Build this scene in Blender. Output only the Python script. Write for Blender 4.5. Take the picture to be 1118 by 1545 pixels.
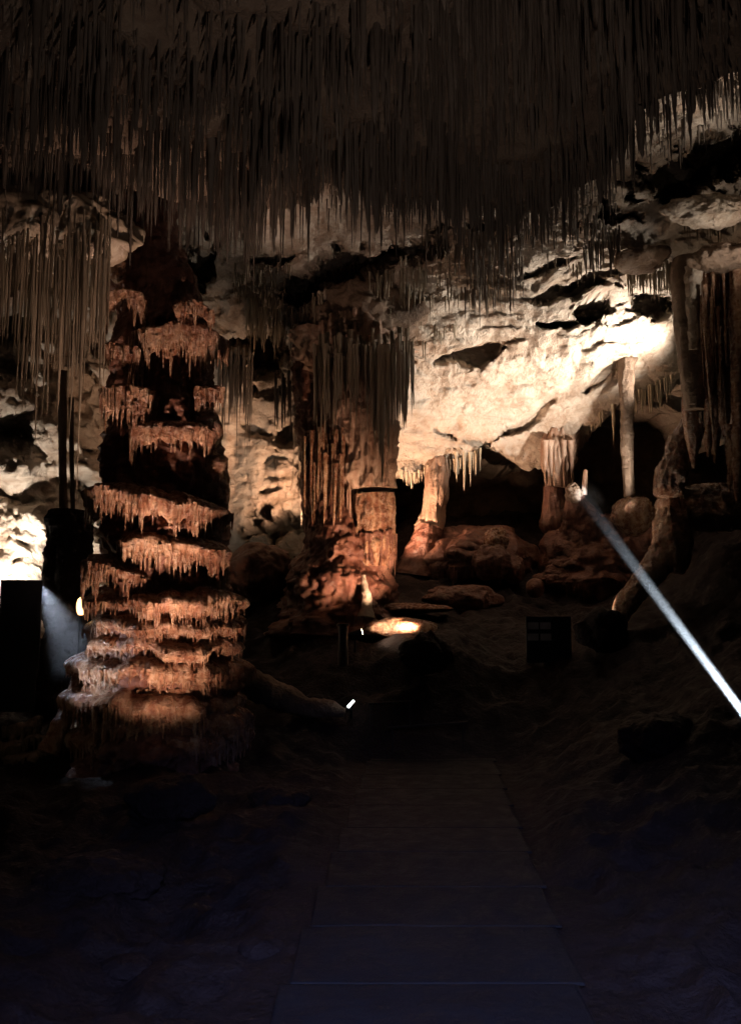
import bpy, math, random
import numpy as np
from mathutils import Vector

for o in list(bpy.data.objects):
    bpy.data.objects.remove(o)
SC = bpy.context.scene
COL = SC.collection
RND = random.Random(7)
R = math.radians
def stk(a, axis=0): return np.stack(np.broadcast_arrays(*a), axis)

# ------------------------------------------------------------------ camera, world, exposure
F = 1203.0                       # focal length in pixels of the 1118 x 1545 photograph
PITCH = R(6.05)
EYE = 1.6
cam_d = bpy.data.cameras.new('camera')
cam_d.sensor_fit = 'AUTO'; cam_d.sensor_width = 36.0
cam_d.lens = F / 1545.0 * 36.0
cam_d.clip_start = 0.05; cam_d.clip_end = 200
cam = bpy.data.objects.new('camera', cam_d); COL.objects.link(cam)
cam.location = (0, 0, EYE); cam.rotation_euler = (R(90) + PITCH, 0, 0)
SC.camera = cam

world = bpy.data.worlds.new('World'); SC.world = world; world.use_nodes = True
wb = world.node_tree.nodes['Background']
wb.inputs['Color'].default_value = (0.5, 0.55, 1.0, 1); wb.inputs['Strength'].default_value = 0.0006   # underground: next to no sky

SC.view_settings.view_transform = 'Standard'
SC.view_settings.look = 'None'
SC.view_settings.exposure = 0.0
SC.view_settings.gamma = 1.0
SC.cycles.use_denoising = True
SC.cycles.max_bounces = 6; SC.cycles.diffuse_bounces = 1; SC.cycles.glossy_bounces = 2
SC.cycles.volume_bounces = 0
SC.cycles.sample_clamp_indirect = 3.0
SC.cycles.caustics_reflective = False; SC.cycles.caustics_refractive = False

# ------------------------------------------------------------------ helpers: pixel -> point of the cave
def ray(px, py):
    x = (np.asarray(px, float) - 559.0) / F; y = -(np.asarray(py, float) - 772.5) / F
    return x, math.cos(PITCH) - y * math.sin(PITCH), math.sin(PITCH) + y * math.cos(PITCH)
def at(px, py, Y):
    """the point on the sight line through a pixel at the distance Y into the cave"""
    dx, dy, dz = ray(px, py); s = Y / dy
    return stk([dx * s, dy * s, EYE + dz * s], -1)
def V(px, py, Y): return Vector(at(px, py, Y).tolist())
def pxm(Y): return Y / F         # metres per pixel at distance Y

# ------------------------------------------------------------------ helpers: noise
def _h(ix, iy, iz, s):
    n = (ix * 374761393 + iy * 668265263 + iz * 1274126177 + s * 974634777) & 0xFFFFFFFF
    n = ((n ^ (n >> 13)) * 1274126177) & 0xFFFFFFFF
    n = ((n ^ (n >> 16)) * 2246822519) & 0xFFFFFFFF
    n = n ^ (n >> 15)
    return (n & 0xFFFFFF) / float(0xFFFFFF) * 2 - 1
def vnoise(p, s=0):
    p = np.asarray(p, float); i = np.floor(p).astype(np.int64); f = p - i; f = f * f * f * (f * (f * 6 - 15) + 10)
    x, y, z = i[..., 0], i[..., 1], i[..., 2]; fx, fy, fz = f[..., 0], f[..., 1], f[..., 2]
    c = lambda a, b, t: a + (b - a) * t
    return c(c(c(_h(x, y, z, s), _h(x+1, y, z, s), fx), c(_h(x, y+1, z, s), _h(x+1, y+1, z, s), fx), fy),
             c(c(_h(x, y, z+1, s), _h(x+1, y, z+1, s), fx), c(_h(x, y+1, z+1, s), _h(x+1, y+1, z+1, s), fx), fy), fz)
def fbm(p, o=4, s=0, g=0.5):
    a, t, q = 1.0, 0.0, np.asarray(p, float)
    for k in range(o):
        t = t + a * vnoise(q, s + k); q = q * 2.03 + 11.3; a *= g
    return t
def ridged(p, o=4, s=0, g=0.5):
    a, t, q = 1.0, 0.0, np.asarray(p, float)
    for k in range(o):
        t = t + a * (1 - 2 * np.abs(vnoise(q, s + k))); q = q * 2.03 + 7.7; a *= g
    return t
def sstep(a, b, x):
    t = np.clip((x - a) / (b - a), 0, 1); return t * t * (3 - 2 * t)
def vdisp(p, scale, amp, o=4, s=0):
    q = p * scale
    return stk([fbm(q, o, s), fbm(q, o, s + 31), fbm(q, o, s + 67)], -1) * amp
class TPS:
    def __init__(self, xy, v, sc=1.0):
        self.x = np.asarray(xy, float) / sc; self.sc = sc; n = len(v)
        A = np.zeros((n + 3, n + 3)); A[:n, :n] = self.k(self.x[:, None] - self.x[None]) + np.eye(n) * 1e-3
        A[:n, n] = 1; A[:n, n+1:] = self.x; A[n:, :n] = A[:n, n:].T
        self.w = np.linalg.solve(A, np.concatenate([np.asarray(v, float), np.zeros(3)]))
    def k(self, d):
        r2 = (d ** 2).sum(-1); return 0.5 * r2 * np.log(r2 + 1e-9)
    def __call__(self, x, y):
        q = stk([x, y], -1) / self.sc; sh = q.shape[:-1]; q = q.reshape(-1, 2)
        n = len(self.x); out = np.empty(len(q))
        for a in range(0, len(q), 20000):
            c = q[a:a+20000]
            out[a:a+20000] = self.k(c[:, None] - self.x[None]) @ self.w[:n] + self.w[n] + c @ self.w[n+1:]
        return out.reshape(sh)

# ------------------------------------------------------------------ helpers: meshes and objects
class MB:
    def __init__(self): self.v = []; self.f = []; self.n = 0
    def add(self, v, f):
        v = np.asarray(v, float).reshape(-1, 3); self.v.append(v)
        for a in (f if isinstance(f, list) else [f]): self.f.append(np.asarray(a, np.int64) + self.n)
        self.n += len(v); return self
    def grid(self, P, wrap=False):
        m, n = P.shape[:2]; I = np.arange(m * n).reshape(m, n)
        J = np.concatenate([I, I[:, :1]], 1) if wrap else I
        f = stk([J[:-1, :-1], J[:-1, 1:], J[1:, 1:], J[1:, :-1]], -1).reshape(-1, 4)
        return self.add(P.reshape(-1, 3), f)
    def box(self, c, s, rz=0.0, rx=0.0):
        c = np.asarray(c, float); s = np.asarray(s, float) / 2
        b = np.array([[-1,-1,-1],[1,-1,-1],[1,1,-1],[-1,1,-1],[-1,-1,1],[1,-1,1],[1,1,1],[-1,1,1]]) * s
        if rx: b = b @ np.array([[1,0,0],[0,math.cos(rx),math.sin(rx)],[0,-math.sin(rx),math.cos(rx)]])
        if rz: b = b @ np.array([[math.cos(rz),math.sin(rz),0],[-math.sin(rz),math.cos(rz),0],[0,0,1]])
        return self.add(b + c, np.array([[0,3,2,1],[4,5,6,7],[0,1,5,4],[1,2,6,5],[2,3,7,6],[3,0,4,7]]))
    def tube(self, pts, rad, seg=10, caps=True):
        P = ring_tube(np.asarray(pts, float), np.asarray(rad, float), seg); self.grid(P, True)
        if caps:
            for k in (0, -1):
                c = P[k].mean(0); v = np.vstack([P[k], c]); n = seg
                self.add(v, np.array([[i, (i+1) % n, n] for i in range(n)]))
        return self
    def mesh(self, name, mats, smooth=True):
        me = bpy.data.meshes.new(name)
        v = np.concatenate(self.v); counts = []; idx = []
        for a in self.f: counts.append(np.full(len(a), a.shape[1])); idx.append(a.ravel())
        counts = np.concatenate(counts); idx = np.concatenate(idx)
        me.vertices.add(len(v)); me.vertices.foreach_set('co', v.ravel())
        me.loops.add(len(idx)); me.loops.foreach_set('vertex_index', idx)
        me.polygons.add(len(counts)); me.polygons.foreach_set('loop_start', np.concatenate([[0], np.cumsum(counts)[:-1]]))
        me.update(calc_edges=True); me.validate()
        me.polygons.foreach_set('use_smooth', np.full(len(me.polygons), smooth))
        for m in (mats if isinstance(mats, (list, tuple)) else [mats]): me.materials.append(m)
        return me
    def build(self, name, mat, parent=None, smooth=True):
        o = bpy.data.objects.new(name, self.mesh(name, mat, smooth)); COL.objects.link(o)
        if parent is not None:
            o.parent = parent; o.matrix_parent_inverse = parent.matrix_basis.inverted()
        return o
def ring_tube(pts, rad, seg, th=None):
    """rings square to a polyline, first ring direction kept near world X"""
    t = np.gradient(pts, axis=0); t /= np.linalg.norm(t, axis=1)[:, None] + 1e-12
    a = np.array([1.0, 0.0, 0.0]) if abs(t[:, 0]).mean() < 0.8 else np.array([0.0, 1.0, 0.0])
    u = a - t * (t @ a)[:, None]; u /= np.linalg.norm(u, axis=1)[:, None]; w = np.cross(t, u)
    th = np.linspace(0, 2 * np.pi, seg, endpoint=False) if th is None else th
    rad = rad[:, None] if rad.ndim == 1 else rad
    return pts[:, None] + (u[:, None] * np.cos(th)[None, :, None] + w[:, None] * np.sin(th)[None, :, None]) * rad[..., None]
def tag(o, label=None, cat=None, group=None, kind=None):
    if label: o['label'] = label
    if cat: o['category'] = cat
    if group: o['group'] = group
    if kind: o['kind'] = kind
    return o
def thing(name, loc, label, cat, group=None):
    o = bpy.data.objects.new(name, None); COL.objects.link(o); o.location = loc; o.empty_display_size = 0.1
    return tag(o, label, cat, group)

# ------------------------------------------------------------------ materials
def rock_mat(name, ramp, scale=1.5, rough=(0.45, 0.8), bump=0.35, fine=1.0, stretch=(1, 1, 1), spec=0.4, pits=0.0, streak=0.0, veins=None):
    m = bpy.data.materials.new(name); m.use_nodes = True; t = m.node_tree; N = t.nodes; L = t.links
    b = N['Principled BSDF']; g = N.new('ShaderNodeNewGeometry')
    mp = N.new('ShaderNodeMapping'); mp.inputs['Scale'].default_value = stretch; L.new(g.outputs['Position'], mp.inputs['Vector'])
    def noise(sc, det=8, ro=0.6, dist=0.0, vec=mp):
        n = N.new('ShaderNodeTexNoise'); n.inputs['Scale'].default_value = sc; n.inputs['Detail'].default_value = det
        n.inputs['Roughness'].default_value = ro; n.inputs['Distortion'].default_value = dist
        L.new(vec.outputs[0], n.inputs['Vector']); return n.outputs['Fac']
    def math_(op, a, c):
        n = N.new('ShaderNodeMath'); n.operation = op
        for i, x in enumerate((a, c)):
            if isinstance(x, (int, float)): n.inputs[i].default_value = x
            else: L.new(x, n.inputs[i])
        return n.outputs[0]
    big = noise(scale, 9, 0.62, 0.6); mid = noise(scale * 5.3, 8, 0.65, 0.3); small = noise(scale * 26 * fine, 5, 0.6)
    f = math_('ADD', math_('MULTIPLY', big, 0.6), math_('MULTIPLY', mid, 0.4))
    if streak:
        ms = N.new('ShaderNodeMapping'); ms.inputs['Scale'].default_value = (9, 9, 0.7); L.new(g.outputs['Position'], ms.inputs['Vector'])
        st = noise(1.6, 5, 0.6, 0.0, ms); f = math_('ADD', math_('MULTIPLY', f, 1 - streak), math_('MULTIPLY', st, streak))
    cr = N.new('ShaderNodeValToRGB'); L.new(f, cr.inputs['Fac'])
    e = cr.color_ramp.elements
    while len(e) > 1: e.remove(e[-1])
    for i, (p, c) in enumerate(ramp):
        k = e[0] if i == 0 else e.new(p)
        k.position = p; k.color = (*c, 1)
    colr = cr.outputs['Color']
    if veins:
        mv = N.new('ShaderNodeMapping'); mv.inputs['Rotation'].default_value = (0.0, R(14), 0.15); mv.inputs['Scale'].default_value = (0.35, 0.6, 2.6)
        L.new(g.outputs['Position'], mv.inputs['Vector']); vn = noise(1.7, 7, 0.7, 1.0, mv)
        vr = N.new('ShaderNodeValToRGB'); L.new(vn, vr.inputs['Fac'])
        vr.color_ramp.elements[0].position = 0.5; vr.color_ramp.elements[0].color = (0, 0, 0, 1)
        vr.color_ramp.elements[1].position = 0.72; vr.color_ramp.elements[1].color = (1, 1, 1, 1)
        mx = N.new('ShaderNodeMix'); mx.data_type = 'RGBA'
        L.new(math_('MULTIPLY', vr.outputs['Color'], 0.75), mx.inputs['Factor']); L.new(colr, mx.inputs['A']); mx.inputs['B'].default_value = (*veins, 1)
        colr = mx.outputs['Result']
    L.new(colr, b.inputs['Base Color'])
    mr = N.new('ShaderNodeMapRange'); L.new(mid, mr.inputs['Value'])
    mr.inputs['From Min'].default_value = 0.3; mr.inputs['From Max'].default_value = 0.7
    mr.inputs['To Min'].default_value = rough[0]; mr.inputs['To Max'].default_value = rough[1]
    L.new(mr.outputs[0], b.inputs['Roughness']); b.inputs['Specular IOR Level'].default_value = spec
    h = math_('ADD', math_('MULTIPLY', mid, 1.0), math_('MULTIPLY', small, 0.28))
    h = math_('ADD', h, math_('MULTIPLY', big, 1.2))
    if pits:
        vo = N.new('ShaderNodeTexVoronoi'); vo.inputs['Scale'].default_value = 9.0; vo.inputs['Randomness'].default_value = 1
        L.new(g.outputs['Position'], vo.inputs['Vector'])
        pr = N.new('ShaderNodeMapRange'); L.new(vo.outputs['Distance'], pr.inputs['Value'])
        pr.inputs['From Min'].default_value = 0.0; pr.inputs['From Max'].default_value = 0.42
        h = math_('ADD', h, math_('MULTIPLY', pr.outputs[0], pits))
    bp = N.new('ShaderNodeBump'); bp.inputs['Strength'].default_value = min(1.0, bump); bp.inputs['Distance'].default_value = 0.12
    L.new(h, bp.inputs['Height']); L.new(bp.outputs['Normal'], b.inputs['Normal'])
    return m
def plain(name, col, rough=0.6, metal=0.0, spec=0.3):
    m = bpy.data.materials.new(name); m.use_nodes = True; N = m.node_tree.nodes; L = m.node_tree.links; b = N['Principled BSDF']
    n = N.new('ShaderNodeTexNoise'); n.inputs['Scale'].default_value = 18; n.inputs['Detail'].default_value = 6
    c = N.new('ShaderNodeTexCoord'); L.new(c.outputs['Object'], n.inputs['Vector'])
    r = N.new('ShaderNodeValToRGB'); r.color_ramp.elements[0].color = (*[x * 0.7 for x in col], 1); r.color_ramp.elements[1].color = (*[min(1, x * 1.25) for x in col], 1)
    L.new(n.outputs['Fac'], r.inputs['Fac']); L.new(r.outputs['Color'], b.inputs['Base Color'])
    b.inputs['Roughness'].default_value = rough; b.inputs['Metallic'].default_value = metal; b.inputs['Specular IOR Level'].default_value = spec
    return m
def glow(name, col, s):
    m = bpy.data.materials.new(name); m.use_nodes = True; N = m.node_tree.nodes; N.clear()
    e = N.new('ShaderNodeEmission'); e.inputs['Color'].default_value = (*col, 1); e.inputs['Strength'].default_value = s
    o = N.new('ShaderNodeOutputMaterial'); m.node_tree.links.new(e.outputs[0], o.inputs['Surface']); return m
def air(name, col, dens, origin, axis, r0, slope, decay):
    """dust shaped as the beam: its fade to rim and along its length is put into the density"""
    m = bpy.data.materials.new(name); m.use_nodes = True; N = m.node_tree.nodes; L = m.node_tree.links; N.clear()
    p = N.new('ShaderNodeVolumePrincipled'); p.inputs['Color'].default_value = (*col, 1)
    def vm(op, a, b):
        n = N.new('ShaderNodeVectorMath'); n.operation = op
        for k, x in enumerate((a, b)):
            if isinstance(x, (tuple, Vector)): n.inputs[k].default_value = x
            elif x is not None: L.new(x, n.inputs[k])
        return n
    def mm(op, a, b=0.0, c=0.0):
        n = N.new('ShaderNodeMath'); n.operation = op
        for k, x in enumerate((a, b, c)):
            if isinstance(x, (int, float)): n.inputs[k].default_value = x
            else: L.new(x, n.inputs[k])
        return n.outputs[0]
    g = N.new('ShaderNodeNewGeometry'); q = vm('SUBTRACT', g.outputs['Position'], origin).outputs['Vector']
    along = vm('DOT_PRODUCT', q, axis).outputs['Value']; off = vm('LENGTH', vm('CROSS_PRODUCT', q, axis).outputs['Vector'], None).outputs['Value']
    ratio = mm('DIVIDE', off, mm('MULTIPLY_ADD', along, slope, r0)); f = mm('MAXIMUM', mm('SUBTRACT', 1.0, mm('MULTIPLY', ratio, ratio)), 0.0); f = mm('POWER', f, 1.5)
    d = mm('MULTIPLY', mm('EXPONENT', mm('MULTIPLY', along, -1.0 / decay)), dens)
    n = N.new('ShaderNodeTexNoise'); n.inputs['Scale'].default_value = 2.2; n.inputs['Detail'].default_value = 3; L.new(g.outputs['Position'], n.inputs['Vector'])
    L.new(mm('MULTIPLY', mm('MULTIPLY', d, f), mm('MULTIPLY_ADD', n.outputs['Fac'], 1.0, .5)), p.inputs['Density'])
    o = N.new('ShaderNodeOutputMaterial'); L.new(p.outputs[0], o.inputs['Volume']); return m

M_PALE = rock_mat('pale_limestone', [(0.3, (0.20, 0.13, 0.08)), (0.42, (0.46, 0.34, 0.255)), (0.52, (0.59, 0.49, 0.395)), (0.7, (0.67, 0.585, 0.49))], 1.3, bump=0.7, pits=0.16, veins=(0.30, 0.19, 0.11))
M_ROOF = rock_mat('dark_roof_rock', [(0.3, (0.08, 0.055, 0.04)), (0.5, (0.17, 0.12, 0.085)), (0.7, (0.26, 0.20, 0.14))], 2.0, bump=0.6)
M_WALL = rock_mat('cave_wall_rock', [(0.3, (0.10, 0.065, 0.045)), (0.5, (0.24, 0.16, 0.11)), (0.7, (0.38, 0.28, 0.2))], 1.6, bump=0.6)
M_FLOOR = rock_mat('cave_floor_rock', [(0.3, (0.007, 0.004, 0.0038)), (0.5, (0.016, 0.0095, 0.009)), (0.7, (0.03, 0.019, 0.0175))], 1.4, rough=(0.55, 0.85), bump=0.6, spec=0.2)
M_FLOW = rock_mat('brown_flowstone', [(0.3, (0.10, 0.032, 0.018)), (0.45, (0.24, 0.10, 0.055)), (0.55, (0.44, 0.25, 0.15)), (0.68, (0.62, 0.46, 0.32))], 3.0, rough=(0.12, 0.42), bump=0.7, spec=0.8, streak=0.45)
M_RED = rock_mat('red_flowstone', [(0.3, (0.05, 0.016, 0.011)), (0.48, (0.14, 0.05, 0.03)), (0.58, (0.24, 0.11, 0.07)), (0.72, (0.38, 0.22, 0.15))], 2.4, rough=(0.25, 0.6), bump=0.5, spec=0.5, streak=0.3)
M_CREAM = rock_mat('cream_flowstone', [(0.3, (0.20, 0.085, 0.055)), (0.46, (0.42, 0.25, 0.17)), (0.7, (0.62, 0.48, 0.37))], 2.4, rough=(0.25, 0.6), bump=0.4, spec=0.5, streak=0.5)
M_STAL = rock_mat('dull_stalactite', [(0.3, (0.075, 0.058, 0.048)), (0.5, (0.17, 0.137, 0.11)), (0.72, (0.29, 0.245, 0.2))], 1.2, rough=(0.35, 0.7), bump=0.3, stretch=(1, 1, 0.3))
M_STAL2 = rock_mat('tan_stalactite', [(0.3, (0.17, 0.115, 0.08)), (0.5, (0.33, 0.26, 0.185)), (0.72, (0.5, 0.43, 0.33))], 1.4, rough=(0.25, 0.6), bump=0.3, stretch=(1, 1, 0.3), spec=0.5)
M_STAL3 = rock_mat('white_stalactite', [(0.3, (0.45, 0.32, 0.2)), (0.5, (0.6, 0.48, 0.34)), (0.72, (0.72, 0.63, 0.5))], 1.4, rough=(0.25, 0.6), bump=0.2, spec=0.5)
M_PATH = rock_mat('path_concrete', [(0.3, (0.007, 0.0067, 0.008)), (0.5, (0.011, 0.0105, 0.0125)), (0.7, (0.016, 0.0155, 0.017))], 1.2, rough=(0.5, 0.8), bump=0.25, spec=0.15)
M_BLACK = plain('black_painted_metal', (0.012, 0.012, 0.014), 0.45)
M_STEEL = plain('dull_steel', (0.035, 0.03, 0.022), 0.6, 0.3)
M_SIGN = plain('black_sign_board', (0.01, 0.011, 0.016), 0.5)
M_PANEL = plain('grey_sign_panel', (0.75, 0.75, 0.78), 0.5)
M_LENSW = glow('warm_lamp_lens', (1.0, 0.8, 0.55), 14)
M_GLOWO = glow('amber_glow', (1.0, 0.55, 0.24), 4)
M_LENSC = glow('cool_lamp_lens', (0.95, 0.97, 1.0), 5)

# ------------------------------------------------------------------ lights
WARM = (1.0, 0.79, 0.58); ORANGE = (1.0, 0.62, 0.40); CREAM = (1.0, 0.89, 0.77); AMBER = (1.0, 0.66, 0.5); COOL = (0.75, 0.85, 1.0)
def spot(name, loc, tgt, col, power, size=60, blend=0.6, rad=0.06):
    l = bpy.data.lights.new(name, 'SPOT'); l.energy = power; l.color = col; l.spot_size = R(size); l.spot_blend = blend; l.shadow_soft_size = rad
    o = bpy.data.objects.new(name, l); COL.objects.link(o); o.location = loc
    o.rotation_euler = (Vector(tgt) - Vector(loc)).to_track_quat('-Z', 'Y').to_euler(); return o
def floodlight(loc, tgt, col, power, label, size=70, blend=0.7, rad=0.06, r=0.07, lens=None, group=None, name='floodlight'):
    """a short can with a lens and a yoke, its lamp at the lens"""
    loc = Vector(loc); d = (Vector(tgt) - loc).normalized(); t = thing(name, loc, label, 'lamp', group)
    a = loc - d * 0.16; b = loc - d * 0.004
    MB().tube(np.array([a, a + d * 0.02, a + d * 0.05, b - d * 0.02, b]), np.array([r * .5, r * .75, r * .85, r, r * 1.05]), 18).build('housing', M_BLACK, t)
    MB().tube(np.array([loc, loc + d * 0.004]), np.array([r * .9, r * .86]), 18).build('lens', lens or M_LENSW, t)
    c = loc - d * 0.08
    y = MB(); y.tube([c + Vector((-r * 1.2, 0, 0)), c + Vector((-r * 1.2, 0, -r * 1.9)), c + Vector((r * 1.2, 0, -r * 1.9)), c + Vector((r * 1.2, 0, 0))], [.008] * 4, 6)
    y.tube([c + Vector((0, 0, -r * 1.9)), c + Vector((0, 0, -r * 1.9 - .25))], [.012, .012], 6)
    y.build('yoke', M_BLACK, t)
    s = spot('lamp_light', loc + d * 0.015, tgt, col, power, size, blend, rad); s.parent = t; s.matrix_parent_inverse = t.matrix_basis.inverted()
    return t

# big wash over the pale sloping roof, from behind the dark pillar and the buttress
floodlight(V(1050, 600, 10.25), V(900, 500, 10.6), CREAM, 520, 'black floodlight behind the dark angular pillar, lighting the pale roof', 98, 0.9)
floodlight(V(1017, 800, 10.0), V(770, 600, 11.6), CREAM, 1080, 'black floodlight behind the slanting buttress, aimed up at the pale roof', 62, 1.0)
floodlight(V(572, 845, 12.0), V(690, 680, 12.5), ORANGE, 420, 'black floodlight behind the drum of the fluted column, aimed at the short column', 110, 0.9)
floodlight(V(470, 800, 11.3), V(385, 700, 12.0), ORANGE, 150, 'black floodlight behind the fluted column, lighting the rough alcove wall', 95, 0.9)
floodlight(V(640, 962, 9.0), V(530, 830, 10.3), ORANGE, 480, 'black floodlight behind the small rock in front of the wet ledge', 66, 0.9, r=0.05)
floodlight(V(905, 945, 9.3), V(1012, 740, 9.2), WARM, 75, 'black floodlight low on the bank, aimed at the slanting buttress', 60, 0.9, r=0.045)
# the tiered column is lit from its foot
floodlight(V(250, 1196, 6.1), V(242, 870, 7.05), AMBER, 210, 'black floodlight at the foot of the tiered column, lighting its lower shelves', 84, 0.9, r=0.045)
floodlight(V(268, 1181, 6.35), V(240, 600, 7.35), AMBER, 620, 'black floodlight at the foot of the tiered column, lighting its upper shelves', 42, 0.9, r=0.045)
floodlight(V(-60, 1090, 6.6), V(160, 1000, 7.3), COOL, 120, 'added unseen floodlight at the edge of the slope, grazing the flank of the tiered column', 40, 0.9, r=0.05)  # added out of view: puts the shield lamp's cool light on the flank
# the flood behind the dark shield
floodlight(V(32, 893, 9.85), V(38, 840, 10.4), CREAM, 300, 'black floodlight standing behind the dark metal shield', 150, 0.9)
floodlight(V(20, 893, 8.7), V(60, 480, 7.6), CREAM, 130, 'black floodlight behind the dark shield, aimed up at the straw curtain', 60, 0.9)
floodlight(V(1190, 250, 7.2), V(1075, 160, 7.4), CREAM, 45, 'black floodlight high in the side wall, lighting the pale rock under the ceiling', 90, 0.9)
floodlight(V(1190, 440, 7.8), V(1060, 350, 8.3), CREAM, 40, 'black floodlight in the side wall, lighting the ledges over the angular pillar', 90, 0.9)
# added unseen fill on the floor, standing in for bounce on the ceiling
floodlight((0.3, 2.3, 0.4), (0.1, 4.4, 5.3), (1.0, 0.8, 0.7), 165, 'weak added fill lamp, unseen on the near floor, aimed up at the low ceiling', 80, 0.9)
# the small naked lamp that lights the wet ledge
floodlight(V(546, 953, 9.25), V(615, 936, 9.34), WARM, 26, 'small bright lamp on the ledge beside the dark post', 120, 0.9, r=0.035, name='ledge_lamp')
# added fill from behind the camera for the near floor: faint and cold
spot('cold_fill', (0.3, 0.3, 2.3), (0.3, 2.5, 0), (0.36, 0.44, 1.0), 850, 72, 1.0, .35)

# ------------------------------------------------------------------ setting: the sloping roof and back walls
roof_cp = [(250,230,7.9),(340,250,8.4),(560,200,7.9),(800,160,7.7),(1000,80,7.0),(1200,40,6.8),
 (250,450,10.4),(350,400,10.0),(350,620,11.5),(350,830,12.0),(250,700,12.0),(450,480,10.7),(460,620,11.6),(460,800,12.0),(560,330,9.3),(560,480,10.7),(600,600,11.8),
 (600,720,12.6),(700,420,10.1),(700,560,11.4),(700,690,12.6),(850,330,9.1),(850,480,10.3),(850,600,11.6),(850,690,12.4),
 (1000,280,8.8),(1000,420,9.9),(1000,540,10.9),(1000,620,11.4),(1200,280,8.6),(1200,560,10.6),(1200,700,11.0)]
roofY0 = TPS([c[:2] for c in roof_cp], [c[2] for c in roof_cp], 100.0)
hollows = [(385,650,30,10,12,.14),(432,800,46,30,0,.8),(452,705,10,42,0,.2),(410,735,34,7,-20,.1),(255,415,95,55,0,1.6),(528,412,92,32,-22,1.1),(690,535,58,15,-9,.42),(838,446,66,9,-7,.45),(822,408,64,6,-16,.4),(905,420,56,6,-18,.35),(898,472,34,15,-4,.6),(846,490,48,7,-6,.45),
 (405,540,44,46,0,.9),(1030,258,130,44,-22,1.7),(985,458,34,20,0,.7),(640,372,60,24,-12,.6),(400,392,44,12,-4,.5),(740,335,70,16,-5,.4),(430,660,14,30,15,.3),(1080,400,60,26,0,1.0),(680,662,26,4,25,.16),(790,640,60,7,-38,.22),(905,575,46,5,-24,.15),(870,660,30,9,-30,.2)]
def roofY(px, py):
    px, py = np.broadcast_arrays(np.asarray(px, float), np.asarray(py, float))
    Y = roofY0(px, py); w = stk([px * .018, py * .018, 0 * px], -1)
    wob = fbm(w, 4, 5); wob2 = fbm(w * 4.7, 3, 6)
    for cx, cy, rx, ry, a, dep in hollows:
        c, s = math.cos(R(a)), math.sin(R(a)); u = ((px - cx) * c + (py - cy) * s) / rx; v = (-(px - cx) * s + (py - cy) * c) / ry
        r = np.sqrt(u * u + v * v) + 0.5 * wob + 0.3 * wob2
        Y = Y + dep * (1 - sstep(0.5, 1.0, r))
    # slanting rock beds
    bed = (py + (px - 600) * 0.22) / 26.0 + 1.2 * fbm(stk([px * .006, py * .006, 0 * px], -1), 3, 9)
    saw = bed - np.floor(bed)
    Y = Y + 0.05 * (sstep(0, 0.8, saw) - sstep(0.86, 1.0, saw)) * sstep(380, 430, py) * (1 - .75 * sstep(500, 600, py)) * (0.45 + 0.55 * vnoise(stk([px * .012, py * .012, 0 * px], -1), 21))
    return Y
edge = np.array([(240,850),(440,850),(480,800),(560,740),(590,706),(620,722),(650,706),(705,694),(740,672),(770,690),(800,692),(835,690),(872,668),(890,642),(905,622),(930,600),(960,596),(1012,572),(1040,560),(1200,640)], float)
nx, ny = 440, 330
PX = np.linspace(240, 1200, nx)[None, :].repeat(ny, 0)
eb = np.interp(PX[0], edge[:, 0], edge[:, 1]); eb = eb + 7 * vnoise(stk([PX[0] * .06, 0 * eb, 0 * eb], -1), 3) + 4 * vnoise(stk([PX[0] * .17, 0 * eb, 0 * eb], -1), 4)
tt = np.linspace(0, 1, ny)[:, None]
PY = 30 + (eb[None, :] - 30) * tt
P = at(PX, PY, roofY(PX, PY))
P = P + vdisp(P, 1.1, 0.10, 3, 1) + vdisp(P, 4.5, 0.03, 4, 8)
P[..., 1] += 0.065 * ridged(P * np.array([2.2, 2.2, 3.4]), 4, 17) * sstep(0.02, 0.2, 1 - tt)
ext = []
last = P[-1]
for k, (dy, dz) in enumerate([(.04, -.035), (.10, -.05), (.2, -.045), (.4, -.0), (.8, .08), (1.5, .18), (2.6, .3), (4.2, .35), (6, .3)]):
    e = last.copy(); e[:, 1] += dy; e[:, 2] += dz; e = e + vdisp(e, 1.5, 0.02 + 0.02 * k, 4, 40); ext.append(e)
P = np.concatenate([P, stk(ext)], 0)
tag(MB().grid(P).build('cave_roof', M_PALE), 'pale sloping limestone roof behind the columns', kind='structure')

def world_sheet(name, mat, P, kind='structure', label=None):
    return tag(MB().grid(P).build(name, mat), label, kind=kind)
# rear wall of the cavity, side walls, all round
th = np.linspace(R(-75), R(255), 330); zz = np.linspace(-1.5, 8.5, 90)
T, Z = np.meshgrid(th, zz)
rad = 1.0 + 0.05 * fbm(stk([np.cos(T) * 2.5, np.sin(T) * 2.5, Z * .4], -1), 4, 3)
P = stk([8.5 * np.cos(T) * rad, 7.0 + 10.5 * np.sin(T) * rad, Z], -1)
P += vdisp(P, .7, .35, 4, 90) + vdisp(P, 3.0, .1, 4, 95)
world_sheet('cave_wall', M_WALL, P)
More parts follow.
